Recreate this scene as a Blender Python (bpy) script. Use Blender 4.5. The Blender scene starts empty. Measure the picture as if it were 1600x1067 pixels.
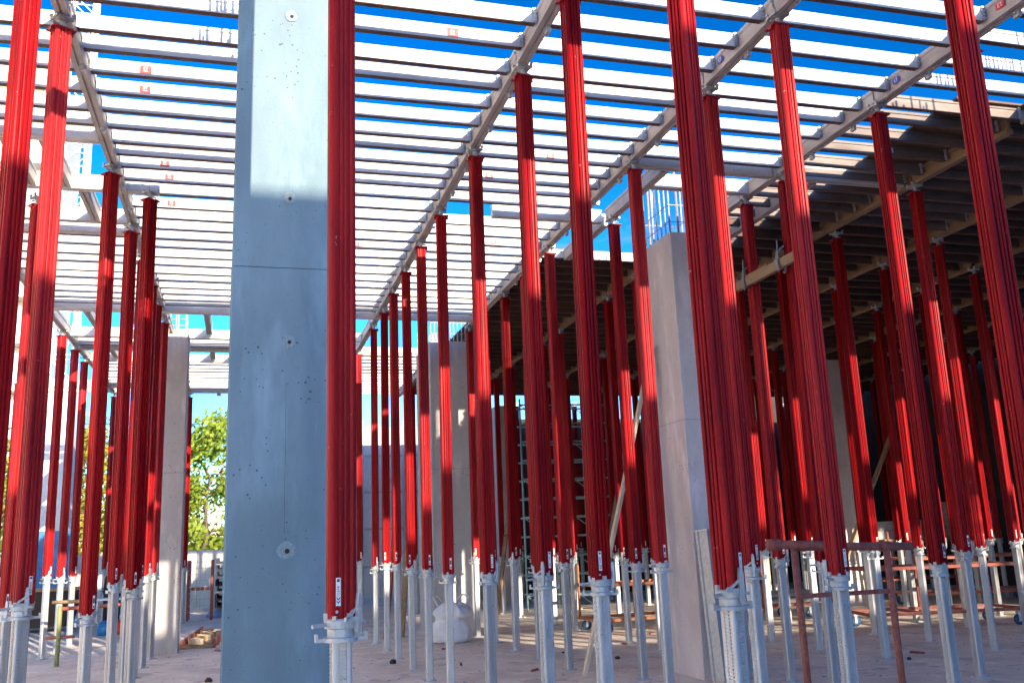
import bpy, math, random
from mathutils import Vector, Matrix
random.seed(11)
R = math.radians
S = bpy.context.scene
COL = S.collection

# ---------------------------------------------------------------- camera
YAW, PITCH, ROLL = R(16.26), R(12.18), R(-2.23)
fw = Vector((math.sin(YAW)*math.cos(PITCH), math.cos(YAW)*math.cos(PITCH), math.sin(PITCH)))
rt = Vector((math.cos(YAW), -math.sin(YAW), 0)); up = rt.cross(fw)
r2 = rt*math.cos(ROLL) + up*math.sin(ROLL); u2 = up*math.cos(ROLL) - rt*math.sin(ROLL)
CAMP = Vector((0, 0, 1.6))
cam = bpy.data.cameras.new('camera'); co = bpy.data.objects.new('camera', cam); COL.objects.link(co)
m3 = Matrix((r2, u2, -fw)).transposed()
co.matrix_world = Matrix.Translation(CAMP) @ m3.to_4x4()
cam.sensor_width = 36; cam.lens = 32.58; cam.clip_start = .05; cam.clip_end = 2000
S.camera = co
def proj(p):
    d = Vector(p) - CAMP; z = d.dot(fw)
    if z < .2: return None
    return (800 + 1448.1*d.dot(r2)/z, 533.5 - 1448.1*d.dot(u2)/z)
def inview(pts, m=10):
    for p in pts:
        q = proj(p)
        if q and -m < q[0] < 1600+m and -m < q[1] < 1067+m: return True
    return False

# ---------------------------------------------------------------- sky and sun
SUN_EL, SUN_AZ = R(16.65), R(18.3)       # azimuth from behind the camera (-Y) towards +X
w = bpy.data.worlds.new('World'); S.world = w; w.use_nodes = True
nt = w.node_tree; bg = nt.nodes['Background']
sky = nt.nodes.new('ShaderNodeTexSky'); sky.sky_type = 'NISHITA'; sky.sun_disc = False
sky.sun_elevation = SUN_EL; sky.sun_rotation = math.pi - SUN_AZ
sky.air_density = 1.0; sky.dust_density = .62; sky.ozone_density = 3.5; sky.altitude = 100
hs = nt.nodes.new('ShaderNodeHueSaturation'); hs.inputs['Saturation'].default_value = 1.08; hs.inputs['Hue'].default_value = .494; hs.inputs['Value'].default_value = .29
gm = nt.nodes.new('ShaderNodeGamma'); gm.inputs[1].default_value = 2.0
nt.links.new(sky.outputs[0], gm.inputs[0]); nt.links.new(gm.outputs[0], hs.inputs['Color'])
tc = nt.nodes.new('ShaderNodeTexCoord'); mp = nt.nodes.new('ShaderNodeMapping'); mp.inputs['Scale'].default_value = (1, 1, 2.2)
mp.inputs['Location'].default_value = (.35, .1, 0)
nz = nt.nodes.new('ShaderNodeTexNoise'); nz.inputs['Scale'].default_value = 2.6; nz.inputs['Detail'].default_value = 6; nz.inputs['Roughness'].default_value = .62
rp = nt.nodes.new('ShaderNodeValToRGB'); rp.color_ramp.elements[0].position = .68; rp.color_ramp.elements[1].position = .9
nt.links.new(tc.outputs['Generated'], mp.inputs[0]); nt.links.new(mp.outputs[0], nz.inputs['Vector']); 
sx = nt.nodes.new('ShaderNodeSeparateXYZ'); nt.links.new(tc.outputs['Generated'], sx.inputs[0])
lowc = nt.nodes.new('ShaderNodeMapRange'); lowc.inputs[1].default_value = .10; lowc.inputs[2].default_value = .40; lowc.inputs[3].default_value = .30; lowc.inputs[4].default_value = 0   # more cloud low down
nt.links.new(sx.outputs['Z'], lowc.inputs[0]); cs = nt.nodes.new('ShaderNodeMath'); cs.operation = 'ADD'
nt.links.new(nz.outputs[0], cs.inputs[0]); nt.links.new(lowc.outputs[0], cs.inputs[1]); nt.links.new(cs.outputs[0], rp.inputs[0])
mx = nt.nodes.new('ShaderNodeMixRGB'); mx.blend_type = 'LIGHTEN'; mx.inputs[2].default_value = (2.7, 2.8, 2.95, 1)
nt.links.new(rp.outputs[0], mx.inputs[0]); nt.links.new(hs.outputs[0], mx.inputs[1])
nt.links.new(mx.outputs[0], bg.inputs[0]); bg.inputs[1].default_value = .1
sl = bpy.data.lights.new('sun', 'SUN'); so = bpy.data.objects.new('sun', sl); COL.objects.link(so)
sl.energy = 3.8; sl.angle = R(.53); sl.color = (1, .84, .62)
sd = Vector((math.sin(SUN_AZ)*math.cos(SUN_EL), -math.cos(SUN_AZ)*math.cos(SUN_EL), math.sin(SUN_EL)))
so.rotation_euler = sd.to_track_quat('Z', 'Y').to_euler()
vs = S.view_settings; vs.view_transform = 'Standard'; vs.look = 'None'; vs.exposure = 1.64; vs.gamma = 1
S.cycles.use_denoising = True
S.cycles.max_bounces = 8; S.cycles.diffuse_bounces = 5; S.cycles.glossy_bounces = 3

# ---------------------------------------------------------------- materials
MT = {}
def mat(name, c, rough=.6, metal=0, c2=None, ns=6, st=(1, 1, 1), bump=0, bs=30, pits=0, spots=None, coat=0, lo=.35, hi=.65, vary=0):
    m = bpy.data.materials.new(name); m.use_nodes = True; t = m.node_tree; b = t.nodes['Principled BSDF']
    b.inputs['Roughness'].default_value = rough; b.inputs['Metallic'].default_value = metal
    b.inputs['Base Color'].default_value = (*c, 1)
    if coat: b.inputs['Coat Weight'].default_value = coat; b.inputs['Coat Roughness'].default_value = .2
    g = t.nodes.new('ShaderNodeNewGeometry'); col = None
    def noise(scale, det=5, stretch=(1, 1, 1)):
        mpp = t.nodes.new('ShaderNodeMapping'); mpp.inputs['Scale'].default_value = stretch
        n = t.nodes.new('ShaderNodeTexNoise'); n.inputs['Scale'].default_value = scale; n.inputs['Detail'].default_value = det; n.inputs['Roughness'].default_value = .6
        t.links.new(g.outputs['Position'], mpp.inputs[0]); t.links.new(mpp.outputs[0], n.inputs['Vector']); return n
    def ramp(src, a, bb):
        r = t.nodes.new('ShaderNodeMapRange'); r.inputs[1].default_value = a; r.inputs[2].default_value = bb
        t.links.new(src, r.inputs[0]); return r.outputs[0]
    def mix(f, a, bcol):
        x = t.nodes.new('ShaderNodeMixRGB'); t.links.new(f, x.inputs[0])
        if isinstance(a, tuple): x.inputs[1].default_value = (*a, 1)
        else: t.links.new(a, x.inputs[1])
        x.inputs[2].default_value = (*bcol, 1); return x.outputs[0]
    col = c
    if c2:
        n = noise(ns, 6, st); col = mix(ramp(n.outputs[0], lo, hi), col, c2)
        rr = t.nodes.new('ShaderNodeMapRange'); rr.inputs[3].default_value = max(.05, rough-.1); rr.inputs[4].default_value = min(1, rough+.15)
        t.links.new(n.outputs[0], rr.inputs[0]); t.links.new(rr.outputs[0], b.inputs['Roughness'])
    hsrc = None
    if spots:
        sc, th, cc = spots; n = noise(sc, 3); col = mix(ramp(n.outputs[0], th, th+.03), col, cc)
    if pits:
        n4 = noise(14, 4, (1, 1, .7)); col = mix(ramp(n4.outputs[0], .62, .80), col, tuple(x*.72 for x in c))
        n5 = noise(5, 5, (1, 1, .25)); col = mix(ramp(n5.outputs[0], .52, .80), col, tuple(min(1, x*1.3) for x in c)); n6 = noise(1.1, 4, (1, 1, .6)); col = mix(ramp(n6.outputs[0], .50, .75), col, tuple(x*.70 for x in c)); n7 = noise(60, 3); col = mix(ramp(n7.outputs[0], .66, .74), col, tuple(x*.55 for x in c))
        v = t.nodes.new('ShaderNodeTexVoronoi'); v.inputs['Scale'].default_value = pits; t.links.new(g.outputs['Position'], v.inputs['Vector'])
        n3 = noise(3.0, 3)
        mth = t.nodes.new('ShaderNodeMath'); mth.operation = 'MULTIPLY'; t.links.new(ramp(n3.outputs[0], .42, .7), mth.inputs[0]); mth.inputs[1].default_value = .22
        lt = t.nodes.new('ShaderNodeMath'); lt.operation = 'LESS_THAN'; t.links.new(v.outputs['Distance'], lt.inputs[0]); t.links.new(mth.outputs[0], lt.inputs[1])
        col = mix(lt.outputs[0], col, tuple(x*.35 for x in c))
    if vary:
        oi = t.nodes.new('ShaderNodeObjectInfo'); hv = t.nodes.new('ShaderNodeHueSaturation')
        r = t.nodes.new('ShaderNodeMapRange'); r.inputs[3].default_value = 1-vary; r.inputs[4].default_value = 1+vary; t.links.new(oi.outputs['Random'], r.inputs[0]); t.links.new(r.outputs[0], hv.inputs['Value'])
        r = t.nodes.new('ShaderNodeMapRange'); r.inputs[3].default_value = 1.0; r.inputs[4].default_value = 1-vary*.2; t.links.new(oi.outputs['Random'], r.inputs[0]); t.links.new(r.outputs[0], hv.inputs['Saturation'])
        if isinstance(col, tuple): hv.inputs['Color'].default_value = (*col, 1)
        else: t.links.new(col, hv.inputs['Color'])
        col = hv.outputs[0]
    if not isinstance(col, tuple): t.links.new(col, b.inputs['Base Color'])
    if bump:
        n = noise(bs, 6); bp = t.nodes.new('ShaderNodeBump'); bp.inputs['Strength'].default_value = bump; bp.inputs['Distance'].default_value = .01
        t.links.new(n.outputs[0], bp.inputs['Height']); t.links.new(bp.outputs[0], b.inputs['Normal'])
    MT[name] = m; return m
mat('red_paint', (.37, .005, .007), .30, 0, (.20, .003, .008), 9, (1, 1, .12), .08, 60, spots=(24, .715, (.40, .17, .155)), vary=.24)
MT['red_paint'].node_tree.nodes['Principled BSDF'].inputs['Specular IOR Level'].default_value = .05
mat('red_plate', (.34, .006, .014), .5, 0, (.26, .008, .015), 20)
mat('galvanised', (.52, .55, .58), .45, .4, (.40, .43, .46), 26, (1, 1, 1), .1, 80, spots=(40, .66, (.30, .29, .28)), vary=.12)
mat('aluminium', (.56, .57, .59), .42, .4, (.42, .43, .45), 10, (1, 1, .2), .06, 90, spots=(30, .66, (.30, .28, .26)), vary=.14)
mat('joist_aluminium', (.68, .65, .60), .55, .1, (.50, .475, .44), 3, (.6, 3, 3), .08, 70, spots=(17, .66, (.38, .36, .34)), vary=.14)
mat('beam_aluminium', (.52, .48, .445), .55, .1, (.41, .37, .34), 5, (2, .6, 2), .06, 70, spots=(21, .69, (.3, .27, .25)))
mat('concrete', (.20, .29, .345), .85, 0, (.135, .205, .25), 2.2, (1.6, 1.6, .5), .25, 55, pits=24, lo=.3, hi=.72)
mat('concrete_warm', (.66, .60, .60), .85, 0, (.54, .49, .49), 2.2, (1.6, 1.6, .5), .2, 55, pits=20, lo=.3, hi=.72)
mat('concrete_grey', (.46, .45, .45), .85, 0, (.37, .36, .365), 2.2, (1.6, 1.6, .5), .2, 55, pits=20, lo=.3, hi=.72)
mat('dark_hole', (.02, .02, .02), .9)
mat('patch', (.27, .35, .38), .9, 0, (.18, .24, .26), 60, bump=.5, bs=120)
mat('floor', (.82, .70, .59), .8, 0, (.67, .565, .475), 1.1, (1, 1, 1), .3, 22, spots=(1.7, .60, (.56, .47, .395)), lo=.3, hi=.72, pits=9)
mat('soil', (.44, .36, .27), .95, 0, (.34, .27, .20), .4, bump=.4, bs=4)
mat('plywood', (.17, .075, .028), .6, 0, (.11, .05, .02), 3, (.4, 5, 1), .05, 40)
mat('timber', (.33, .22, .125), .7, 0, (.24, .155, .085), 6, (2, .35, 2), .1, 40)
mat('timber_pale', (.66, .56, .42), .7, 0, (.54, .43, .30), 9, (2, 2, .4), .1, 40)
mat('shaded_aluminium', (.20, .155, .13), .6, .1, (.14, .105, .09), 3, (.6, 3, 3), .08, 70, spots=(17, .66, (.2, .17, .15)), vary=.14)  # darker copy of joist_aluminium: shade under the plywood put into the colour
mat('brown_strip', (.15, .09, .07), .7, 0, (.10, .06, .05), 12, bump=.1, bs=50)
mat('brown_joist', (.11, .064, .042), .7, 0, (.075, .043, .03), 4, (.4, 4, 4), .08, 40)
mat('rust', (.25, .05, .045), .75, 0, (.34, .13, .09), 18, bump=.25, bs=60)
mat('rust_orange', (.42, .17, .07), .75, 0, (.28, .11, .06), 15, bump=.2, bs=60)
mat('rebar', (.30, .22, .17), .6, .4, (.45, .33, .24), 30)
mat('rebar_grey', (.42, .43, .44), .5, .6, (.32, .29, .27), 30)
mat('sticker_white', (.82, .80, .82), .5)
mat('sticker_red', (.70, .05, .04), .5)
mat('sticker_blue', (.02, .06, .5), .5)
mat('sticker_pink', (.80, .52, .48), .5)
mat('ink', (.015, .015, .03), .5)
mat('bag_white', (.78, .78, .82), .8, 0, (.68, .69, .74), 7, bump=.3, bs=25)
mat('cyan_paint', (.35, .58, .62), .5, .2, (.28, .47, .52), 20)
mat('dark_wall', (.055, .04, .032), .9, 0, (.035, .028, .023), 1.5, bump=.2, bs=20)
mat('panel_grey', (.60, .60, .61), .7, 0, (.50, .50, .52), 1.2, bump=.05)
mat('grey_wall', (.42, .42, .42), .8, 0, (.33, .33, .34), 2)
mat('pale_wall', (.66, .62, .56), .85, 0, (.55, .52, .47), .8, bump=.1, bs=10)
mat('bounce_render', (.80, .74, .66), .85, 0, (.70, .64, .56), .8, bump=.1, bs=10)
mat('glass', (.35, .45, .52), .08, .0)
mat('blue_sheet', (.02, .22, .48), .45, 0, (.02, .16, .40), 4, bump=.2, bs=12)
mat('block_pink', (.52, .33, .30), .85, 0, (.40, .27, .25), 12, bump=.2, bs=60)
mat('block_grey', (.50, .49, .48), .85, 0, (.38, .38, .38), 12, bump=.2, bs=60)
mat('strap', (.33, .33, .37), .7, .2, (.24, .24, .28), 20)
mat('black_cloth', (.012, .012, .014), .9)
mat('trousers', (.03, .035, .06), .9)
mat('skin', (.48, .26, .18), .6)
mat('hair', (.06, .035, .02), .8)
mat('rubber_blue', (.02, .07, .16), .5)
mat('rubber', (.02, .02, .022), .7)
mat('white_paint', (.75, .76, .78), .5, 0, (.62, .64, .67), 2)
mat('tower_wall', (.42, .50, .58), .7, 0, (.34, .42, .50), .3)
mat('bark', (.16, .11, .07), .9, 0, (.09, .065, .045), 8, bump=.4, bs=20)
mat('green_paint', (.18, .27, .10), .6, 0, (.26, .20, .10), 14)
def leafmat(name, a, b2):
    m = mat(name, a, .6, 0, b2, .8, lo=.4, hi=.6); m.node_tree.nodes['Principled BSDF'].inputs['Transmission Weight'].default_value = 0
    t = m.node_tree; p = t.nodes['Principled BSDF']; tr = t.nodes.new('ShaderNodeBsdfTranslucent'); tr.inputs[0].default_value = (*a, 1)
    ms = t.nodes.new('ShaderNodeMixShader'); ms.inputs[0].default_value = .35
    t.links.new(p.outputs[0], ms.inputs[1]); t.links.new(tr.outputs[0], ms.inputs[2]); t.links.new(ms.outputs[0], t.nodes['Material Output'].inputs[0])
leafmat('leaf_green', (.16, .26, .025), (.28, .34, .035))
leafmat('leaf_yellow', (.36, .30, .035), (.22, .27, .035))
leafmat('leaf_orange', (.36, .14, .03), (.34, .24, .04))

# ---------------------------------------------------------------- mesh helpers
class MB:
    def __init__(s): s.v = []; s.f = []
    def add(s, vs_, fs_):
        o = len(s.v); s.v += [tuple(p) for p in vs_]; s.f += [tuple(i+o for i in f) for f in fs_]; return s
    def box(s, x0, x1, y0, y1, z0, z1, M=None):
        P = [(x0,y0,z0),(x1,y0,z0),(x1,y1,z0),(x0,y1,z0),(x0,y0,z1),(x1,y0,z1),(x1,y1,z1),(x0,y1,z1)]
        if M: P = [M @ Vector(p) for p in P]
        return s.add(P, [(0,3,2,1),(4,5,6,7),(0,1,5,4),(1,2,6,5),(2,3,7,6),(3,0,4,7)])
    def prism(s, prof, axis, a, b):
        n = len(prof); P = []
        for t in (a, b):
            for (p, q) in prof:
                P.append({'x': (t, p, q), 'y': (p, t, q), 'z': (p, q, t)}[axis])
        F = [(i, (i+1) % n, n+(i+1) % n, n+i) for i in range(n)] + [tuple(range(n))[::-1], tuple(range(n, 2*n))]
        if axis == 'y': F = [f[::-1] for f in F]
        return s.add(P, F)
    def bar(s, p0, p1, wx, wz=None):
        p0 = Vector(p0); p1 = Vector(p1); d = p1-p0; L = d.length; wz = wz or wx
        M = Matrix.Translation(p0) @ d.to_track_quat('Y', 'Z').to_matrix().to_4x4()
        return s.box(-wx/2, wx/2, 0, L, -wz/2, wz/2, M)
    def tube(s, pts, r, n=10, rad=None):
        P = []; F = []; pts = [Vector(p) for p in pts]
        for i, p in enumerate(pts):
            d = (pts[min(i+1, len(pts)-1)] - pts[max(i-1, 0)]).normalized(); q = d.to_track_quat('Z', 'Y'); rr = rad[i] if rad else r
            for k in range(n): P.append(p + q @ Vector((rr*math.cos(2*math.pi*k/n), rr*math.sin(2*math.pi*k/n), 0)))
        for i in range(len(pts)-1):
            for k in range(n): F.append((i*n+k, i*n+(k+1) % n, (i+1)*n+(k+1) % n, (i+1)*n+k))
        F.append(tuple(range(n))[::-1]); F.append(tuple(range((len(pts)-1)*n, len(pts)*n)))
        return s.add(P, F)
    def lathe(s, prof, n=24, cx=0, cy=0):
        P = []; F = []
        for (r, z) in prof:
            for k in range(n): P.append((cx+r*math.cos(2*math.pi*k/n), cy+r*math.sin(2*math.pi*k/n), z))
        for i in range(len(prof)-1):
            for k in range(n): F.append((i*n+k, i*n+(k+1) % n, (i+1)*n+(k+1) % n, (i+1)*n+k))
        F.append(tuple(range(n))[::-1]); F.append(tuple(range((len(prof)-1)*n, len(prof)*n)))
        return s.add(P, F)
    def mesh(s, name, m, smooth=False):
        me = bpy.data.meshes.new(name); me.from_pydata(s.v, [], s.f); me.materials.append(MT[m])
        if smooth:
            for p in me.polygons: p.use_smooth = True
        me.update(); return me
    def build(s, name, m, parent=None, smooth=False, loc=None):
        return obj(name, s.mesh(name, m, smooth), parent, loc)
def obj(name, me, parent=None, loc=None, rz=0, sc=None):
    o = bpy.data.objects.new(name, me); COL.objects.link(o)
    if parent: o.parent = parent
    if loc: o.location = loc
    if rz: o.rotation_euler = (0, 0, rz)
    if sc: o.scale = sc
    return o
def tag(o, label, cat, group=None, kind=None):
    o['label'] = label
    if cat: o['category'] = cat
    if group: o['group'] = group
    if kind: o['kind'] = kind
    return o
def empty(name, loc=(0, 0, 0), rz=0):
    o = bpy.data.objects.new(name, None); COL.objects.link(o); o.location = loc; o.rotation_euler = (0, 0, rz); o.empty_display_size = .1; return o
ORD = 'first second third fourth fifth sixth seventh eighth ninth tenth eleventh twelfth thirteenth fourteenth fifteenth sixteenth seventeenth eighteenth nineteenth'.split()
TENS = {20: 'twenti', 30: 'thirti', 40: 'forti', 50: 'fifti', 60: 'sixti', 70: 'seventi', 80: 'eighti', 90: 'nineti'}
def ordn(i):
    if i <= 19: return ORD[i-1]
    t, u = i//10*10, i % 10
    return TENS[t]+'eth' if u == 0 else TENS[t][:-1]+'y-'+ORD[u-1]
def textmesh(txt, size, m, depth=.0004):
    c = bpy.data.curves.new('lettering', 'FONT'); c.body = txt; c.size = size; c.extrude = depth; c.align_x = 'CENTER'; c.align_y = 'CENTER'; c.resolution_u = 2
    o = bpy.data.objects.new('t', c); COL.objects.link(o); dg = bpy.context.evaluated_depsgraph_get(); dg.update()
    me = bpy.data.meshes.new_from_object(o.evaluated_get(dg)); bpy.data.objects.remove(o); me.materials.clear(); me.materials.append(MT[m]); return me

# ---------------------------------------------------------------- setting: ground, floor slab
g = MB().box(-400, 400, -300, 900, -.6, -.16).build('ground', 'soil'); g['kind'] = 'structure'
f = MB().box(-14, 30, -6.5, 31, -.15, 0).build('floor', 'floor'); f['kind'] = 'structure'

# ---------------------------------------------------------------- concrete columns
def column(name, x0, x1, y0, y1, top, joint, label, m='concrete', bars=(), barh=.7, holes=(), jit=0, barmat='rebar'):
    t = empty(name, ((x0+x1)/2, (y0+y1)/2, 0)); cx, cy = (x0+x1)/2, (y0+y1)/2; hx, hy = (x1-x0)/2, (y1-y0)/2
    tag(t, label, 'column')
    def lift(z0, z1, g_):
        b = MB(); n = max(2, int((z1-z0)/.12)); ch = .012; P = []; F = []
        rnd = random.Random(name+str(z0))
        for i in range(n+1):
            z = z0+(z1-z0)*i/n
            prof = [(-hx+g_+ch, -hy+g_), (hx-g_-ch, -hy+g_), (hx-g_, -hy+g_+ch), (hx-g_, hy-g_-ch), (hx-g_-ch, hy-g_), (-hx+g_+ch, hy-g_), (-hx+g_, hy-g_-ch), (-hx+g_, -hy+g_+ch)]
            for (a, c) in prof: P.append((a+rnd.uniform(-jit, jit), c+rnd.uniform(-jit, jit), z))
        for i in range(n):
            for k in range(8): F.append((i*8+k, i*8+(k+1) % 8, (i+1)*8+(k+1) % 8, (i+1)*8+k))
        F.append(tuple(range(8))[::-1]); F.append(tuple(range(n*8, n*8+8)))
        b.add(P, F); b.build('concrete_lift', m, t)
    if joint: lift(0, joint-.003, 0); lift(joint+.002, top, .003); MB().box(-hx+.01, hx-.01, -hy+.01, hy-.01, joint-.02, joint+.02).build('pour_joint', 'dark_hole', t)
    else: lift(0, top, 0)
    for (bx, by) in bars:
        r = random.uniform(.010, .014); dx, dy = random.uniform(-.012, .012), random.uniform(-.012, .012); hh = barh*random.uniform(.92, 1.06)
        MB().tube([(bx, by, top-.1), (bx+dx, by+dy, top+hh)], r, 6).build('starter_bar', barmat if random.random() < .6 else 'rebar', t)
    if bars:
        xs = [p[0] for p in bars]; ys = [p[1] for p in bars]
        for k in range(2):
            z = top+.16+.22*k; a, b_, c, d = min(xs)-.015, max(xs)+.015, min(ys)-.015, max(ys)+.015
            MB().tube([(a, c, z), (b_, c, z+.01), (b_, d, z), (a, d, z-.01), (a, c, z)], .006, 5).build('stirrup', 'rebar', t)
    for (hx_, hz, rr) in holes:
        b = MB(); M = Matrix.Translation((hx_-cx, -hy, hz)) @ Matrix.Rotation(R(90), 4, 'X')
        prof = [(rr*1.5, -.001), (rr*1.45, .003), (rr*.9, .0035), (rr*.75, .001)]; bb = MB().lathe(prof, 14); b.add([M @ Vector((p[0]*random.uniform(.86, 1.12), p[1]*random.uniform(.86, 1.12), p[2])) for p in bb.v], bb.f)
        h = b.build('tie_hole', 'patch', t)
        b = MB(); bb = MB().lathe([(rr*.42, .0), (rr*.40, .0046)], 12); b.add([M @ Vector((p[0]+rr*.15, p[1]-rr*.1, p[2])) for p in bb.v], bb.f); b.build('bore', 'dark_hole', h)
    return t
nb = [(x, y) for x in (-.27, -.18, -.09, 0, .09, .18, .27) for y in (-.18, .18)] + [(-.27, 0), (.27, 0)]
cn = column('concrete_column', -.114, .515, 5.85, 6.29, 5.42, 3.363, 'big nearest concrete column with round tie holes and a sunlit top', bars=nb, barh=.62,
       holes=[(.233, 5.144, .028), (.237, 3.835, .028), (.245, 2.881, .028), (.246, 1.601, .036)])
for (x, z0, z1) in ((.232, 1.70, 2.62),):
    P = []; n = 14
    for i in range(n+1):
        z = z0+(z1-z0)*i/n; dx = random.uniform(-.0012, .0012); wv = random.uniform(.0004, .0011)
        P += [(x-.2+dx-wv, -.2206, z-3e-3), (x-.2+dx+wv, -.2206, z)]
    MB().add(P, [(2*i, 2*i+1, 2*i+3, 2*i+2) for i in range(n)]).build('board_mark', 'dark_wall', cn)
rb = [(x, y) for x in (-.24, -.12, 0, .12, .24) for y in (-.36, .36)] + [(x, y) for x in (-.24, .24) for y in (-.24, -.12, 0, .12, .24)]
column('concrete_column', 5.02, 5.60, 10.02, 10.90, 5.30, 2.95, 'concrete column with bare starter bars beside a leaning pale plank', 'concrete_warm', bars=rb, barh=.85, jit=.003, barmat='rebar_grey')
column('concrete_column', -1.42, -1.02, 17.1, 17.6, 5.45, 2.99, 'slim far concrete column left of the near one with sunlit foot', 'concrete_grey', bars=[(x, y) for x in (-.15, -.02, .14) for y in (-.18, .18)], barh=.5, barmat='rebar_grey')
column('concrete_wall_column', 3.34, 4.18, 17.1, 18.6, 5.42, 2.98, 'wide grey concrete wall column behind the white bag', 'concrete_grey', bars=[(-.38+.076*i, y) for i in range(11) for y in (-.68, .68)], barh=.45, barmat='rebar_grey')
column('concrete_column', 6.75, 7.25, 25, 25.5, 5.36, None, 'farthest narrow concrete column in the gap at the back', 'concrete_warm')
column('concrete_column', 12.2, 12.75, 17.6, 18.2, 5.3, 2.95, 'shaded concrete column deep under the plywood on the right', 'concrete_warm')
column('concrete_column', 6.75, 7.3, 4.3, 4.85, 5.42, 2.98, 'concrete column outside the frame on the right casting bar shadows', bars=[(x, y) for x in (-.22, -.14, -.05, .04, .12, .22) for y in (-.2, .2)], barh=1.0)

# ---------------------------------------------------------------- props
def tube_profile():
    a, rc = .060, .026; e = a-rc; P = []
    face = [(-.034, 0), (-.030, -.001), (-.029, -.012), (-.019, -.012), (-.018, -.001), (-.013, .001), (-.004, 0), (-.0025, -.008), (.0025, -.008), (.004, 0), (.013, .001), (.018, -.001), (.019, -.012), (.029, -.012), (.030, -.001), (.034, 0)]
    for q in range(4):
        an = q*math.pi/2-math.pi/2; n = (math.cos(an), math.sin(an)); t = (-n[1], n[0])
        for (s_, d) in face: P.append((n[0]*(a+d)+t[0]*s_, n[1]*(a+d)+t[1]*s_))
        cx_, cy_ = n[0]*e+t[0]*e, n[1]*e+t[1]*e
        for k in range(1, 5):
            aa = an+math.pi/2*k/5; P.append((cx_+rc*1.12*math.cos(aa), cy_+rc*1.12*math.sin(aa)))
    return P
ME = {}
ME['outer'] = MB().prism(tube_profile(), 'z', 0, 1).mesh('outer_tube', 'red_paint')
b = MB(); a = .044
prof = []
for q in range(4):
    an = q*math.pi/2-math.pi/2; n = (math.cos(an), math.sin(an)); t = (-n[1], n[0])
    for (s_, d) in ((-.030, 0), (-.018, 0), (-.0165, -.006), (-.013, -.006), (.013, -.006), (.0165, -.006), (.018, 0), (.030, 0)): prof.append((n[0]*(a+d)+t[0]*s_, n[1]*(a+d)+t[1]*s_))
    for k in range(1, 4):
        aa = an+math.pi/2*k/4; prof.append((n[0]*.030+t[0]*.030+.014*math.cos(aa), n[1]*.030+t[1]*.030+.014*math.sin(aa)))
b.prism(prof, 'z', .01, 1.75)
for q in range(4):
    M = Matrix.Rotation(q*math.pi/2, 4, 'Z')
    for k in range(84): b.box(-.0125, .0125, -a-.0045, -a+.007, .03+k*.017, .0385+k*.017, M)
ME['inner'] = b.mesh('inner_tube', 'aluminium')
b = MB().box(-.08, .08, -.07, .07, 0, .009)
for sx in (-1, 1):
    for sy in (-1, 1): b.box(sx*.062-.006, sx*.062+.006, sy*.05-.006, sy*.05+.006, .009, .02)
b.lathe([(.053, .009), (.053, .03)], 12)
ME['base'] = b.mesh('base_plate', 'galvanised')
b = MB().box(-.085, .085, -.07, .07, -.010, .0)
for s_ in (-1, 1): b.box(s_*.074-.011, s_*.074+.011, -.02, .02, -.03, -.010)
for sx in (-1, 1):
    for sy in (-1, 1): b.lathe([(.008, 0), (.008, .008)], 6, sx*.055, sy*.05)
ME['top'] = b.mesh('top_plate', 'red_plate')
b = MB().lathe([(.024, 0), (.024, .07), (.045, .075), (.045, .083)], 14).box(-.065, .065, -.065, .065, .083, .094)
for sx in (-1, 1):
    for sy in (-1, 1): b.box(sx*.060-.006, sx*.060+.006, sy*.05-.014, sy*.05+.014, .075, .128).box(sx*.066-.005, sx*.066+.005, sy*.05-.018, sy*.05+.018, .112, .124)
b.tube([(-.07, 0, .045), (.07, 0, .045)], .008, 6)
ME['head'] = b.mesh('fork_head', 'galvanised')
b = MB().lathe([(.052, -.10), (.076, -.10), (.076, -.082), (.060, -.078), (.060, -.045), (.073, -.041), (.075, -.008), (.068, 0), (.052, .0)], 28)
for s_ in (-1, 1): b.box(min(s_*.07, s_*.115), max(s_*.07, s_*.115), -.018, .018, -.098, -.084).box(s_*.109-.006, s_*.109+.006, -.018, .018, -.084, -.064)
for k in range(6):
    aa = k*math.pi/3+.4; b.box(-.012, .012, .060, .076, -.004, .022 if k % 2 else .012, Matrix.Rotation(aa, 4, 'Z'))
b.tube([(-.07, -.02, -.024), (-.135, -.045, -.028)], .009, 8)
ME['collar'] = b.mesh('collar', 'galvanised')
b = MB()
y0_, y1_ = -.082, -.070
b.prism([(-.055, .0), (-.035, -.0), (.02, .038), (.02, .055)], 'y', y0_, y1_)
b.prism([(.010, -.03), (.034, -.03), (.034, .075), (.028, .105), (.016, .105), (.010, .07)], 'y', y0_-.012, y1_)
b.box(-.055, .03, y0_, y1_, -.012, .006).prism([(.012, .0), (.012, -.06), (.022, -.078), (.030, -.06), (.030, .0)], 'y', y0_-.008, y1_)
b.tube([(.036, y0_, -.02), (.062, y0_, -.02)], .008, 8)
ME['lever'] = b.mesh('wedge_lever', 'galvanised')
b = MB().box(-.0105, .0105, -.0615, -.059, .055, .175)
ME['sticker'] = b.mesh('sticker', 'sticker_white')
tm = textmesh('CLEAR', .0155, 'ink')
b = MB(); MX = Matrix.Translation((0, -.0618, .118)) @ Matrix(((0, -1, 0, 0), (0, 0, -1, 0), (1, 0, 0, 0), (0, 0, 0, 1)))
b.add([MX @ v.co for v in tm.vertices], [tuple(p.vertices) for p in tm.polygons])
for k in range(2):
    z = .064+k*.014; b.prism([(-.008, z+.010), (0, z), (.008, z+.010), (.008, z+.016), (0, z+.006), (-.008, z+.016)], 'y', -.0622, -.0612)
b.box(-.006, .006, -.0622, -.0612, .157, .169)
ME['lettering'] = b.mesh('lettering', 'ink')
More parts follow.
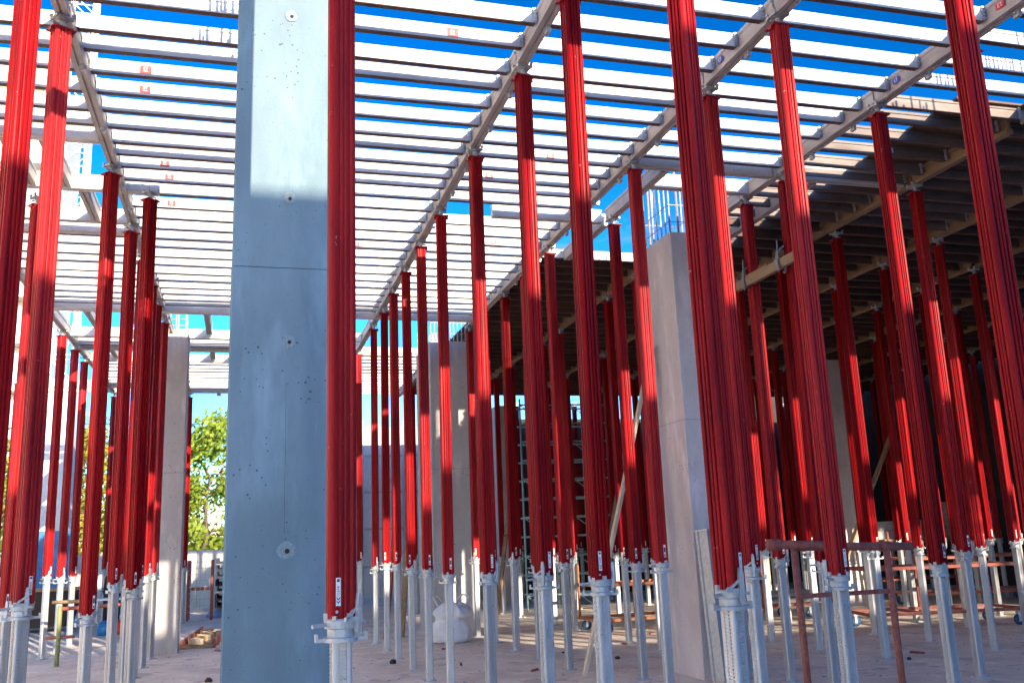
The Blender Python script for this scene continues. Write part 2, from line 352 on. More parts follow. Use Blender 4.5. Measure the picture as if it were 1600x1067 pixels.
b = MB().box(-.0075, .0075, -.0622, -.0612, .104, .150).box(-.006, .006, -.0622, -.0612, .062, .085); ME['lettering_far'] = b.mesh('lettering', 'ink')
ME['rivet'] = MB().lathe([(.007, .0), (.006, .002)], 10); _r = MB(); _r.add([(p[0]-.006, -.0605-p[2], p[1]+.03) for p in ME['rivet'].v], [f_[::-1] for f_ in ME['rivet'].f]); ME['rivet'] = _r.mesh('rivet', 'galvanised')
TOP, COLLAR = 5.474, 1.306
def prop(x, y, label, group, rz=0, collar=COLLAR, dist=10, top=TOP, turn=None):
    t = empty('formwork_prop', (x, y, 0), rz); tag(t, label, 'prop', group)
    if dist > 6: t.rotation_euler = (random.uniform(-.0035, .0035), random.uniform(-.0035, .0035), rz)
    obj('outer_tube', ME['outer'], t, (0, 0, collar), 0, (1, 1, top-.010-collar))
    obj('inner_tube', ME['inner'], t); obj('base_plate', ME['base'], t); obj('top_plate', ME['top'], t, (0, 0, top)); obj('fork_head', ME['head'], t, (0, 0, top))
    tn = turn or (random.uniform(-.8, .8), random.choice((0, .5, -.4, 1.6, 3.0)))
    c = obj('collar', ME['collar'], t, (0, 0, collar), tn[0]-rz*(turn is not None))
    obj('wedge_lever', ME['lever'], c, (0, 0, 0), tn[1])
    s_ = obj('sticker', ME['sticker'], t, (-.022 if (random.random() < .4 or (turn and turn[1] > .5)) else .022, 0, collar)); 
    s_.location.y = 0
    if dist < 9: obj('lettering', ME['lettering'], s_); obj('rivet', ME['rivet'], s_)
    elif dist < 16: obj('lettering', ME['lettering_far'], s_)
    return t
YR = [4.33, 5.76, 6.95, 8.69, 10.43, 11.65, 12.84, 14.05, 15.27, 16.5, 18.8, 20.0, 22.75, 24.5]
FAR = [17.65, 18.8, 20.0, 21.35, 22.75, 23.7, 24.8, 25.9]
ROWS = [  # x, phrase, ys
 ('J', -4.95, 'outermost row on the far left', [22.7, 24.4]),
 ('K', -3.16, 'row far left beyond the slim column', [17.6, 18.83, 20.03, 22.79, 24.47]),
 ('L', -1.39, 'row left of near concrete column', [5.76, 6.94, 9.79, 11.65, 12.82, 14.05, 15.24, 16.46, 22.8, 24.5]),
 ('M', .425, 'row lined up with near concrete column', [4.33, 8.69, 12.84, 16.5]),
 ('A', 2.20, 'first row right of near concrete column', YR[:10]+[18.8, 20.0, 21.4, 22.75]),
 ('B', 3.98, 'second row right of near concrete column', [4.05]+YR[1:10]+[20.0, 22.75]),
 ('C', 5.80, 'third row right of near concrete column', YR[1:10]+FAR),
 ('D', 7.60, 'fourth row right of near concrete column', YR[3:10]+FAR),
 ('E', 9.40, 'fifth row right of near concrete column', YR[4:10]+FAR),
 ('F', 11.13, 'sixth row right of near concrete column', YR[5:10]+FAR),
 ('G', 12.88, 'seventh row right of near concrete column', YR[5:10]+FAR),
 ('H', 14.68, 'eighth row right of near concrete column', YR[6:10]+FAR),
 ('I', 16.45, 'ninth row right of near concrete column', YR[7:10]+FAR),
]
for key, X, ph, ys in ROWS:
    n = 0
    for Y in ys:
        x = X+random.uniform(-.012, .012)
        if key == 'D' and abs(Y-10.43) < .1: x = 7.75
        if not inview([(x, Y, z) for z in (0, .5, 1, 1.5, 2, 3, 4, 5, 5.5)]): continue
        if key == 'G' and 17 < Y < 18.5: continue
        n += 1
        rz = R(38+random.uniform(-6, 6)) if key in 'JKL' else R(random.uniform(-9, 9))
        if key in 'EFGHI': rz += R(random.choice((0, 20, 40)))
        c = COLLAR+random.choice((-.05, -.03, -.015, 0, 0, .01, .02, .035))
        if key == 'L' and Y == 9.79: c = 1.083
        tp = TOP
        if key == 'M' and Y == 4.33: c, rz, tp = 1.30, R(4), 5.95
        if key == 'A' and Y == 4.33: x, Y, rz, c = 2.335, 4.30, R(24), 1.33
        if key == 'A' and Y == 5.76: c = 1.345
        if key == 'C': c = 1.27
        if key == 'B' and Y == 4.05: x = 4.045
        if key == 'L' and Y == 5.76: x = -1.36
        prop(x, Y, 'red prop standing %s from front in %s' % (ordn(n), ph), 'red formwork props', rz, c, math.hypot(x, Y), tp, {('M', 4.33): (.1, .62), ('A', 4.30): (.1, -.15), ('B', 5.76): (.05, -2.4)}.get((key, Y)))
prop(-1.07, 10.48, 'red prop holding a crossbeam end beside the row left of near column', 'red formwork props', R(40), 1.27, 10)
prop(-2.32, 10.87, 'dark red prop half hidden behind the second leftmost prop', 'red formwork props', R(36), 1.104, 11)
prop(4.44, 10.37, 'red prop under the open beam left of the bare starter bars', 'red formwork props', R(3), 1.30, 11, 5.474)
prop(5.775, 9.44, 'red prop strapped to a plank, left of the strapped pair', 'red formwork props', R(-4), 1.30, 11)

# ---------------------------------------------------------------- main beams
BZ = 5.572; BT = 5.744; JZ0 = 5.62
def beamprof(wd=.05): return [(-wd, 0), (-.010, 0), (-.010, .014), (.010, .014), (.010, 0), (wd, 0), (wd, .022), (wd-.012, .03), (wd-.012, .130), (wd, .140), (wd, .170), (-wd, .170), (-wd, .140), (-wd+.012, .130), (-wd+.012, .03), (-wd, .022)]
ME['beam'] = MB().prism(beamprof(), 'y', 0, 1).mesh('main_beam', 'beam_aluminium')
ME['tbeam'] = MB().prism([(-.042, 0), (.042, 0), (.042, .04), (.018, .05), (.018, .125), (.042, .135), (.042, .170), (-.042, .170), (-.042, .135), (-.018, .125), (-.018, .05), (-.042, .04)], 'y', 0, 1).mesh('timber_beam', 'timber')
ME['clip'] = MB().box(-.016, .016, -.03, .03, -.05, .012).box(-.03, .03, -.012, .012, -.02, 0).mesh('hanger_clip', 'galvanised')
ME['bsr'] = MB().box(-.0522, -.0505, -.045, .045, .060, .115).mesh('sticker', 'sticker_red')
ME['bsb'] = MB().box(-.0522, -.0505, -.045, .045, .060, .115).mesh('sticker', 'sticker_blue')
_t = textmesh('ET', .05, 'sticker_white'); _b = MB(); _b.add([(-.0526-v.co.z, -v.co.x, v.co.y+.0875) for v in _t.vertices], [tuple(p.vertices) for p in _t.polygons]); ME['bst'] = _b.mesh('lettering', 'sticker_white')
def mbeam(x, y0, y1, label, group, timber=False, stick=None, z=BZ):
    o = obj('timber_beam' if timber else 'main_beam', ME['tbeam' if timber else 'beam'], None, (x, y0, z), 0, (1, y1-y0, 1))
    tag(o, label, 'beam', group)
    return o
def seg_extra(o, y0, y1, stick):
    L = y1-y0
    for k in range(1 if L < 1.3 else 2):
        c = obj('hanger_clip', ME['clip'], o, (.03, .45 if L < 1.3 else .25+.42*k, -.004)); c.scale = (1, 1/L, 1)
    if stick:
        s_ = obj('sticker', ME[stick], o, (0, .72, 0)); s_.scale = (1, 1/L, 1); obj('lettering', ME['bst'], s_)
BLINES = [
 ('K', -3.16, 'far left row', [5.8, 6.95, 8.72], False),
 ('K', -3.16, 'far left row', [12.1, 14.05, 16.1, 17.6, 18.83, 20.03, 21.4, 22.79, 24.47], False),
 ('L', -1.39, 'row left of near column', [5.76, 6.94, 9.79, 11.65, 12.82, 14.05, 15.24, 16.46, 17.9, 19.1, 20.4, 22.8, 24.5], False),
 ('M', .425, 'row lined up with near column', [6.5, 8.69, 10.43, 12.84, 14.05, 16.1, 17.9, 19.1], False),
 ('A', 2.20, 'first row right of near column', [4.30, 5.76, 6.95, 8.69, 10.43, 11.65, 12.84, 14.05, 15.27, 16.5, 18.0, 18.8, 20.0, 21.4, 22.75], False),
 ('B', 3.98, 'second row right of near column', [4.05, 5.76, 6.95, 8.69, 10.43, 11.65, 12.84, 14.05, 15.27, 16.4], False),
 ('B', 3.98, 'second row right of near column', [18.9, 20.0, 21.4, 22.75, 24.9], False),
 ('C', 5.80, 'third row right of near column', [4.3, 5.76, 6.95, 8.69], False),
 ('C', 5.80, 'third row right of near column', [11.65, 12.84, 14.05, 15.27, 16.5, 18.8, 20.0, 22.75, 24.5], True),
 ('D', 7.60, 'fourth row right of near column', [7.2, 8.69, 10.43, 11.65, 12.84, 14.05, 15.27, 16.5, 18.8, 20.0, 22.75, 24.5], True),
 ('E', 9.40, 'fifth row right of near column', [7.8, 9.2, 10.43, 11.65, 12.84, 14.05, 15.27, 16.5, 18.8, 20.0, 22.75, 24.5], True),
 ('F', 11.13, 'sixth row right of near column', [10.43, 11.65, 12.84, 14.05, 15.27, 16.5, 18.8, 20.0, 22.75, 24.5], True),
 ('G', 12.88, 'seventh row right of near column', [11.65, 12.84, 14.05, 15.27, 16.5, 18.8, 20.0, 22.75, 24.5], True),
 ('H', 14.68, 'eighth row right of near column', [12.84, 14.05, 15.27, 16.5, 18.8, 20.0, 22.75, 24.5], True),
 ('I', 16.45, 'ninth row right of near column', [14.05, 15.27, 16.5, 18.8, 20.0, 22.75, 24.5], True),
]
cnt = {}
for key, X, ph, ys, tim in BLINES:
    for i in range(len(ys)-1):
        vis = inview([(X, ys[i]+(ys[i+1]-ys[i])*t_, BZ) for t_ in (0, .25, .5, .75, 1)])
        ov = random.uniform(-.05, .09) if tim else .012
        if vis: cnt[key] = cnt.get(key, 0)+1; lab = '%s beam over %s, %s piece from front' % ('timber' if tim else 'aluminium main', ph, ordn(cnt[key]))
        else: lab = '%s beam over %s, outside the frame' % ('timber' if tim else 'aluminium main', ph)
        o = mbeam(X+(random.uniform(-.02, .02) if tim else 0), ys[i]+.012, ys[i+1]-.012+(ov if tim else 0), lab, 'timber beams on the props' if tim else 'aluminium main beams', tim)
        if not tim and vis and ys[i] < 13: seg_extra(o, ys[i], ys[i+1], {('B', 5.76): 'bsb', ('C', 5.76): 'bsb', ('C', 4.3): 'bsr', ('M', 8.69): None}.get((key, ys[i])))
XM = MB().prism([(p, q) for p, q in beamprof()], 'x', 0, 1).mesh('crossbeam', 'joist_aluminium'); ME['xbeam'] = XM
def xbeam(x0, x1, y, label, z=BZ+.004):
    o = obj('crossbeam', ME['xbeam'], None, (x0, y, z), 0, (x1-x0, 1, 1)); return tag(o, label, 'beam', 'crossbeams between the main beams')
xbeam(4.05, 5.74, 8.80, 'white crossbeam in front of the bare starter bars, full bay long')
xbeam(4.50, 5.80, 9.36, 'short white crossbeam ending on the prop beside the starter bars', BZ+.01)
xbeam(2.9, 4.36, 10.62, 'crossbeam with dark underside ending at the open beam left of starter bars')
xbeam(5.86, 7.52, 8.80, 'shaded crossbeam running from third beam row into the plywood area')
mbeam(4.44, 8.87, 10.56, 'open beam left of the bare starter bars, nearer piece', 'aluminium main beams')
mbeam(4.44, 10.69, 12.2, 'open beam left of the bare starter bars, farther piece', 'aluminium main beams')
mbeam(5.80, 8.75, 10.4, 'aluminium beam right of the bare starter bars', 'aluminium main beams')
mbeam(6.35, 8.88, 12.3, 'aluminium beam along the edge of the plywood', 'aluminium main beams')
xbeam(-4.9, .32, 4.36, 'crossbeam over the nearest props above the frame')
xbeam(-4.4, -1.45, 9.22, 'crossbeam at left with open sky behind it, nearest of four')
xbeam(-4.4, -1.0, 10.55, 'crossbeam at left resting on the prop beside the left row')
xbeam(-4.4, -1.45, 11.62, 'crossbeam at left, third of the four back from the camera')
xbeam(-4.4, -1.45, 12.02, 'crossbeam at left, fourth of the four back from the camera')
for i, (x, y0, y1) in enumerate([(-1.95, 9.28, 10.48), (-2.3, 9.28, 10.48), (-1.8, 10.62, 11.55), (-2.75, 10.62, 11.55)]):
    mbeam(x, y0, y1, 'short beam between the left crossbeams, %s of four' % ordn(i+1), 'short beams between the left crossbeams')
for i, (y, x0, x1) in enumerate([(16.02, -3.1, 3.92), (17.95, -3.1, 2.14), (19.15, -3.1, .35), (20.3, -3.1, .35), (23.6, -4.9, .35), (24.3, -4.9, .35)]):
    xbeam(x0, x1, y, 'long crossbeam closing the far deck, %s counted from the near side' % ordn(i+1), BZ-.02)
k = 0
for x in (-2.6, -1.9, -.7, -.25):
    for (y0, y1) in ((16.2, 17.85), (19.25, 20.2), (24.4, 25.1)):
        if x == -.25 and y0 == 16.2: continue
        k += 1; mbeam(x, y0, y1, 'short beam bridging a far gap in the deck, %s of eleven' % ordn(k), 'short beams in the far gaps', z=BZ+.03)

# ---------------------------------------------------------------- joists
JP = [(-.026, 0), (.026, 0), (.026, .016), (.014, .024), (.014, .092), (.026, .100), (.026, .124), (-.026, .124), (-.026, .096), (-.016, .095), (-.016, .087), (-.026, .086)]
JL = 1.66
ME['joist'] = MB().prism(JP, 'x', -JL/2, JL/2).mesh('joist', 'joist_aluminium')
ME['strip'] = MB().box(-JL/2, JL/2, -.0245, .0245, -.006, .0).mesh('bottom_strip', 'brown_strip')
ME['joist_shade'] = MB().prism(JP, 'x', -JL/2, JL/2).mesh('joist', 'shaded_aluminium')
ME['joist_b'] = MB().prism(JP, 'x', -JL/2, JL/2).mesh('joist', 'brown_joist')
b = MB().box(-.012, .012, -.038, .034, .0, .126)
for k in range(4): b.box(-.016, .016, -.044, -.038, .010+k*.031, .025+k*.031)
b.box(-.018, .03, -.03, .03, .10, .125)
ME['bracket'] = b.mesh('end_bracket', 'galvanised')
b = MB().box(-.045, .045, -.0282, -.0262, .020, .086); ME['jred'] = b.mesh('sticker', 'sticker_red')
_t = textmesh('ET', .034, 'sticker_white'); _b = MB(); _b.add([(v.co.x, -.0286-v.co.z, v.co.y+.066) for v in _t.vertices], [tuple(p.vertices) for p in _t.polygons]); _b.box(-.018, .018, -.0288, -.0282, .040, .045); ME['jet'] = _b.mesh('lettering', 'sticker_white')
b = MB().box(-.065, .065, -.0282, -.0262, .032, .088); ME['jpale'] = b.mesh('sticker', 'sticker_white')
b = MB()
for k in range(4): b.box(-.05+k*.026, -.032+k*.026, -.0288, -.0282, .052, .072)
ME['jpink'] = b.mesh('lettering', 'sticker_pink')
YJ = [4.0, 4.36, 4.75, 5.14, 5.53, 5.93, 6.34, 6.73, 7.165, 7.46, 7.85, 8.23, 8.6, 8.92, 9.28, 9.59, 9.9, 10.27, 10.67, 11.08, 11.49, 11.9, 12.28, 12.66, 13.06, 13.46, 13.88, 14.26, 14.68, 15.06, 15.43, 15.74]
YF = [16.2+.39*i for i in range(23)]
BAYS = [('KL', -3.16, -1.39, 'left of near column, beyond the left beam', [y for y in YJ if 5.9 < y < 9.1]+[y for y in YJ if y > 12.1]+[18.3, 18.7, 19.0]+[20.6+.39*i for i in range(8)]),
 ('LM', -1.39, .41, 'left of near column', [y for y in YJ if y > 6.2]+[18.3, 18.7, 19.0]+[20.6+.39*i for i in range(7)]+[23.8, 24.1]),
 ('MA', .41, 2.20, 'right of near column', [y for y in YJ if y > 6.2]+[19.3+.39*i for i in range(15)]),
 ('AB', 2.20, 3.98, 'between first and second beams right of near column', [y for y in YJ if not 10.5 < y < 10.75]+[19.3+.39*i for i in range(15)]),
 ('BC', 3.98, 5.80, 'between second and third beams right of near column', [y for y in YJ if y < 8.7 or y > 12.2]+YF),
 ('CD', 5.80, 7.60, 'between third and fourth beams right of near column', [y-.14 for y in YJ]+YF),
 ('DE', 7.60, 9.40, 'between fourth and fifth beams right of near column', [y-.1 for y in YJ]+YF),
 ('EF', 9.40, 11.13, 'between fifth and sixth beams right of near column', [y for y in YJ if y > 6]+YF),
 ('FG', 11.13, 12.88, 'between sixth and seventh beams right of near column', [y for y in YJ if y > 8]+YF),
 ('GH', 12.88, 14.68, 'between seventh and eighth beams right of near column', [y for y in YJ if y > 8]+YF),
 ('HI', 14.68, 16.45, 'between eighth and ninth beams right of near column', [y for y in YJ if y > 9]+YF),
 ('IJ', 16.45, 18.2, 'beyond ninth beam', [y for y in YJ if y > 9]+YF)]
jl = []
for key, xa, xb, ph, ys in BAYS:
    for y in ys:
        yj = y+random.uniform(-.014, .014); n0 = 0
        if key in ('MA', 'LM') and False: continue
        q = [proj((xa+(xb-xa)*t_, yj, JZ0)) for t_ in (.05, .35, .65, .95)]; vis = any(p and -5 < p[0] < 1605 and -5 < p[1] < 1072 for p in q)
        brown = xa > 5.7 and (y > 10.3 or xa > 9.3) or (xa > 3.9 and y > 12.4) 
        d = math.hypot((xa+xb)/2, yj)
        jl.append([key, xa, xb, ph, yj, vis, brown, d])
cand = sorted([j for j in jl if j[5]], key=lambda j: j[7])
keep = set(id(j) for j in cand[:296])
rest = {False: MB(), True: MB()}; num = {}
for j in jl:
    key, xa, xb, ph, y, vis, brown, d = j
    xc = (xa+xb)/2; L = xb-xa-.12
    if id(j) in keep:
        num[key] = num.get(key, 0)+1
        o = obj('joist', ME['joist_b' if brown else 'joist_shade' if xa > 5.7 and y > 6.9 else 'joist'], None, (xc, y, JZ0+random.uniform(-.002, .002)), random.uniform(-.007, .007), (L/JL, 1, 1))
        wd = 'timber' if brown else 'white aluminium'
        tag(o, '%s joist %s from front in bay %s' % ('brown' if brown else 'white', ordn(num[key]), ph), 'joist', 'joists of the slab formwork')
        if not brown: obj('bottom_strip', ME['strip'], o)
        if d < 13.5 and not brown:
            for s_ in (-1, 1): obj('end_bracket', ME['bracket'], o, (s_*(JL/2-.004), 0, 0), 0 if s_ > 0 else math.pi)
            if (key == 'LM' and (d < 8.9 and random.random() < .8 or random.random() < .3)) or random.random() < .12:
                xx = -JL/2+.36+random.uniform(-.04, .1) if key == 'LM' else random.uniform(-.5, .5)
                if random.random() < (.75 if d < 9 else .35):
                    s_ = obj('sticker', ME['jred'], o, (xx, 0, 0)); obj('lettering', ME['jet'], s_)
                s2 = obj('sticker', ME['jpale'], o, (xx-.125, 0, 0)); obj('lettering', ME['jpink'], s2)
    else:
        rest[brown].prism([(y+p, JZ0+q) for p, q in JP], 'x', xa+.06, xb-.06)
tag(rest[False].build('distant_joists', 'joist_aluminium'), 'remaining pale joists at the far end and outside the frame', 'joists', None, 'stuff')
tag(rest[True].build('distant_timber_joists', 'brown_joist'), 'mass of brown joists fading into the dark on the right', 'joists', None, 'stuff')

# ---------------------------------------------------------------- plywood
PZ = 5.7465
def sheets(x0, x1, y0, y1, sx, sy):
    out = []; y = y0
    while y < y1-.05:
        x = x0
        while x < x1-.05:
            out.append((x, min(x+sx, x1), y, min(y+sy, y1))); x += sx
        y += sy
    return out
SH = sheets(6.72, 18.3, 6.95, 12.27, 2.44, 1.33) + sheets(4.05, 18.3, 12.28, 25.0, 2.44, 1.27) + sheets(7.55, 18.3, 4.3, 6.94, 2.44, 1.32)
n = n2 = 0
for (x0, x1, y0, y1) in SH:
    j_ = random.uniform(0, .06) if x0 in (6.72, 7.55) else 0
    o = MB().box(-(x1-x0)/2+.002+j_, (x1-x0)/2-.002, -(y1-y0)/2+.002, (y1-y0)/2-.002, 0, .021).build('plywood_sheet', 'plywood', None, False, ((x0+x1)/2, (y0+y1)/2, PZ+.0005))
    if inview([(x, y, PZ) for x in (x0, (x0+x1)/2, x1) for y in (y0, (y0+y1)/2, y1)]):
        n += 1; row = 'row'
        tag(o, 'brown plywood deck sheet, %s laid counting along the rows from the near side' % ordn(n) , 'plywood', 'plywood sheets of the deck')
    else:
        n2 += 1; tag(o, 'brown plywood deck sheet outside the frame on the right, %s of them' % ordn(n2), 'plywood', 'plywood sheets of the deck')

# ---------------------------------------------------------------- site things
def thing(name, label, cat, loc=(0, 0, 0), rz=0, group=None): return tag(empty(name, loc, rz), label, cat, group)
# neighbouring building behind the camera that shades the foreground
t = thing('neighbouring_building', 'long rendered building behind the camera that shades the foreground', 'building', (6, -8, 0))
MB().box(-4.8, 40, -8, 0, -.16, 6.9).build('wall', 'pale_wall', t)
MB().box(-4.8, 5.2, -8, 0, 6.9, 7.8).box(20, 40, -8, 0, 6.9, 7.8).build('upper_storey', 'pale_wall', t)
MB().box(-5.0, 5.2, -8.3, .3, 7.8, 8.15).box(5.2, 20, -.3, .3, 7.8, 8.15).box(20, 40.3, -8.3, .3, 7.8, 8.15).build('roof', 'grey_wall', t)
for i in range(9): MB().box(5.2+i*1.85, 5.4+i*1.85, -.2, -.05, 6.9, 7.8).build('gallery_post', 'grey_wall', t)
for z in (7.12, 7.36, 7.6): MB().box(5.2, 20, -.16, -.1, z, z+.06).build('gallery_rail', 'grey_wall', t)
for i in range(5):
    for z in (1.0, 4.4): wv = MB().box(-3+i*4.6, -1.4+i*4.6, -.02, .03, z, z+1.8).build('window', 'glass', t); MB().box(-3.1+i*4.6, -1.3+i*4.6, -.02, .1, z-.08, z-.01).build('sill', 'white_paint', wv)

# unseen house added left of the frame, wall angled to bounce sun onto the slab
t = thing('bounce_building', 'pale unseen house added left of the site to bounce sunlight onto the slab', 'building', (-11.6, 7, 0), math.atan2(18, 8.2))
MB().box(-10.5, 9.8, 0, 7, -.16, 10.5).build('wall', 'bounce_render', t)
MB().prism([(-.6, 10.5), (7.6, 10.5), (3.5, 13.5)], 'x', -11, 10.3).build('roof', 'rust', t)
for i in range(5):
    for z in (1.2, 4.4, 7.4): wv = MB().box(-9+i*3.9, -8+i*3.9, -.03, .02, z, z+1.4).build('window', 'glass', t); MB().box(-9.1+i*3.9, -7.9+i*3.9, -.1, 0, z-.08, z-.01).build('sill', 'white_paint', wv)
# rusty tube barrier in front on the right
t = thing('tube_barrier', 'rusty red steel tube barrier standing between the right-hand props', 'barrier', (4.6, 6.7, 0))
o = MB().tube([(-.56, .05, 1.50), (-.10, -.12, 1.475)], .036, 12).tube([(-.57, .05, 1.50), (-.47, .02, 1.498)], .044, 12).build('upper_rail', 'rust', t, True); MB().tube([(-.1, -.12, 1.475), (-.099, -.1203, 1.4749)], .026, 12).build('open_end', 'dark_hole', o)
o = MB().tube([(-.36, 0, 1.475), (.75, 0, 1.44)], .033, 12).tube([(.44, 0, 1.45), (.53, 0, 1.447)], .043, 12).build('long_rail', 'rust', t, True); MB().tube([(.75, 0, 1.44), (.7515, 0, 1.44)], .023, 12).build('open_end', 'dark_hole', o)
for x in (-.36, .50): MB().tube([(x, .0, 0), (x, 0, 1.45)], .028, 10).build('leg', 'rust', t, True)
MB().box(-.36, .5, -.012, .012, 1.075, 1.11).build('cross_bar', 'rust', t)
# plank strapped to two props
t = thing('strapped_plank', 'short wooden plank strapped high across two red props', 'plank', (5.77, 9.1, 4.5))
MB().box(-.125, -.075, -.75, .52, -.055, .055).build('board', 'timber', t)
MB().box(-.072, -.03, -.1, .40, .0, .10).build('second_board', 'timber', t)
for y in (-.39, .36):
    b = MB()
    for k in range(2): b.tube([(-.14, y-.07+.02*k, -.08), (-.15, y-.05, .02), (-.09, y+.02*k, .16), (.09, y+.03, .30), (.1, y+.05, .1), (-.05, y-.02, -.09)], .012+.004*k, 6)
    b.bar((-.145, y-.06, -.09), (-.08, y+.02, .28), .010, .07)
    b.build('strap', 'strap', t)
# leaning plank
t = thing('leaning_plank', 'long pale plank leaning against the column with starter bars', 'plank')
MB().bar((3.86, 10.75, .05), (4.97, 10.66, 3.98), .095, .035).build('board', 'timber_pale', t)
# leaning aluminium beam
t = thing('leaning_beam', 'aluminium beam leaning upright on the column beside the nearest right prop', 'beam')
b = MB(); M = Matrix.Translation((5.135, 9.80, 0)) @ Matrix.Rotation(R(-5), 4, 'X') @ Matrix.Rotation(R(25), 4, 'Z')
bb = MB().prism([(p*1.3, q-.08) for p, q in beamprof()], 'z', 0, 1.64); b.add([M @ Vector(p) for p in bb.v], bb.f); b.build('section', 'galvanised', t)
bb = MB().box(-.07, .07, -.09, .1, 1.64, 1.66); M2 = MB(); M2.add([M @ Vector(p) for p in bb.v], bb.f); M2.build('end_plate', 'galvanised', t)
# big bag
t = thing('bulk_bag', 'white woven bulk bag slumped on the floor in front of the wall column', 'bag', (3.38, 15.9, 0))
from mathutils import noise as mn
P = []; F = []; N = 48; prof = [(.02, 0), (.24, .0), (.31, .015), (.34, .05), (.355, .11), (.36, .18), (.345, .25), (.31, .31), (.27, .345), (.25, .37), (.27, .40), (.31, .43), (.325, .48), (.31, .54), (.26, .60), (.19, .645), (.12, .655), (.07, .63), (.02, .60)]
for i, (r, z) in enumerate(prof):
    for k in range(N):
        a = 2*math.pi*k/N; d = Vector((math.cos(a)*2.1, math.sin(a)*2.1, z*5))
        fold = mn.noise(d)*.16+mn.noise(d*2.3)*.09+.05*math.sin(a*7+z*9)*(.3 < z < .6); q = 1+fold*(.4 if i < 3 else 1)
        P.append((r*q*math.cos(a)+.05*(z > .4), r*q*.9*math.sin(a), max(0, z*(1+.10*mn.noise(d*.6))-.05*(math.cos(a) > .2)*(z > .4))))
for i in range(len(prof)-1):
    for k in range(N): F.append((i*N+k, i*N+(k+1) % N, (i+1)*N+(k+1) % N, (i+1)*N+k))
MB().add(P, F+[tuple(range(N))[::-1]]).build('sack', 'bag_white', t, True)
for s_ in (-1, 1): MB().tube([(s_*.24, -.1, .6), (s_*.30, -.05, .74), (s_*.22, .06, .76), (s_*.12, .1, .66)], .014, 6).build('lifting_loop', 'bag_white', t, True)
# trolleys with casters
def trolley(x, y, rz, L, Wd, H, label, m='rust', shelf=(.25, .95), posts=3):
    t = thing('site_trolley', label, 'trolley', (x, y, 0), rz, 'site trolleys')
    for z in shelf:
        for s_ in (-1, 1): MB().bar((-L/2, s_*Wd/2, z), (L/2, s_*Wd/2, z), .05).build('side_rail', m, t)
        for i in range(4): MB().bar((-L/2+.03+(L-.06)*i/3, -Wd/2+.03, z), (-L/2+.03+(L-.06)*i/3, Wd/2-.03, z), .045).build('cross_rail', m, t)
    for i in range(posts):
        for s_ in (-1, 1): px = -L/2+.04+(L-.08)*i/(posts-1); MB().tube([(px, s_*(Wd/2+.03), .2), (px, s_*(Wd/2+.03), H)], .024, 8).build('post', m, t, True)
    for sx in (-1, 1):
        for s_ in (-1, 1):
            px = sx*(L/2-.15); c = MB().box(px-.03, px+.03, s_*Wd/2-.035, s_*Wd/2+.035, .17, .22).box(px-.02, px+.02, s_*Wd/2-.034, s_*Wd/2-.026, .06, .18).box(px-.02, px+.02, s_*Wd/2+.026, s_*Wd/2+.034, .06, .18).build('caster', 'galvanised', t)
            wv = MB().lathe([(.04, -.02), (.085, -.022), (.09, 0), (.085, .022), (.04, .02)], 18); w2 = MB(); w2.add([(p[0]+px, p[2]+s_*Wd/2, p[1]+.09) for p in wv.v], wv.f); w2.build('wheel', 'rubber_blue', c, True)
    return t
trolley(10.9, 13.3, R(-12), 2.6, .9, 1.25, 'rusty trolley with blue casters, nearest on the right')
trolley(9.0, 15.9, R(8), 2.4, .8, 1.2, 'rusty trolley loaded with galvanised pipes', shelf=(.28,))
trolley(14.6, 16.6, R(-8), 3.0, .9, 1.5, 'rusty rack trolley in front of the pink blocks')
trolley(7.0, 16.0, R(4), 2.3, .9, 1.15, 'orange rusty frame beside the striped sunlight', 'rust_orange', (.22, .8))
k = 0
for r_ in range(2):
    for i in range(7):
        k += 1; y = 15.55+i*.11+r_*.05; o = MB().tube([(7.75+random.uniform(0, .1), y, .36+r_*.1), (10.3+random.uniform(0, .1), y, .36+r_*.1)], .05, 10).build('steel_pipe', 'galvanised', None, True)
        tag(o, 'galvanised pipe in the bundle on the rusty trolley, %s of fourteen' % ordn(k), 'pipe', 'pipes on the trolley')
# block pallets
def blocks(x, y, nx, nz, z0, m, lab, grp, dx=.4, dz=.2, ny=2):
    me = MB().prism([(-.19, 0), (.19, 0), (.195, .005), (.195, .188), (.19, .193), (-.19, .193), (-.195, .188), (-.195, .005)], 'y', -.095, .095).mesh('concrete_block', m)
    for k in range(nz):
        for i in range(nx):
            for j in range(ny):
                o = obj('concrete_block', me, None, (x+i*dx+(dx/2 if k % 2 else 0)*0+random.uniform(-.006, .006), y+j*.2+random.uniform(-.006, .006), z0+k*dz), random.uniform(-.02, .02))
                tag(o, '%s, %s layer, %s from left, %s row' % (lab, ordn(k+1), ordn(i+1), 'front' if j == 0 else 'back'), 'block', grp)
def platform(x, y, L, Wd, H, lab):
    t = thing('scaffold_table', lab, 'scaffold', (x, y, 0), 0, 'scaffold tables')
    for sx in (-1, 0, 1):
        for s_ in (-1, 1): MB().tube([(sx*L/2*.96, s_*Wd/2, 0), (sx*L/2*.96, s_*Wd/2, H)], .026, 8).build('leg', 'rust', t, True)
    for z in (.45, H-.06):
        for s_ in (-1, 1): MB().tube([(-L/2, s_*Wd/2, z), (L/2, s_*Wd/2, z)], .026, 8).build('rail', 'rust', t, True)
    for i in range(4): MB().box(-L/2, L/2, -Wd/2+.01+i*Wd/4, -Wd/2-.01+(i+1)*Wd/4, H-.03, H+.015).build('plank', 'timber', t)
    return t
platform(15.2, 18.6, 3.6, .9, 1.32, 'rusty scaffold table carrying pink and grey blocks')
blocks(16.0, 18.45, 3, 4, 1.337, 'block_pink', 'pink block on the scaffold table', 'pink blocks on the scaffold table')
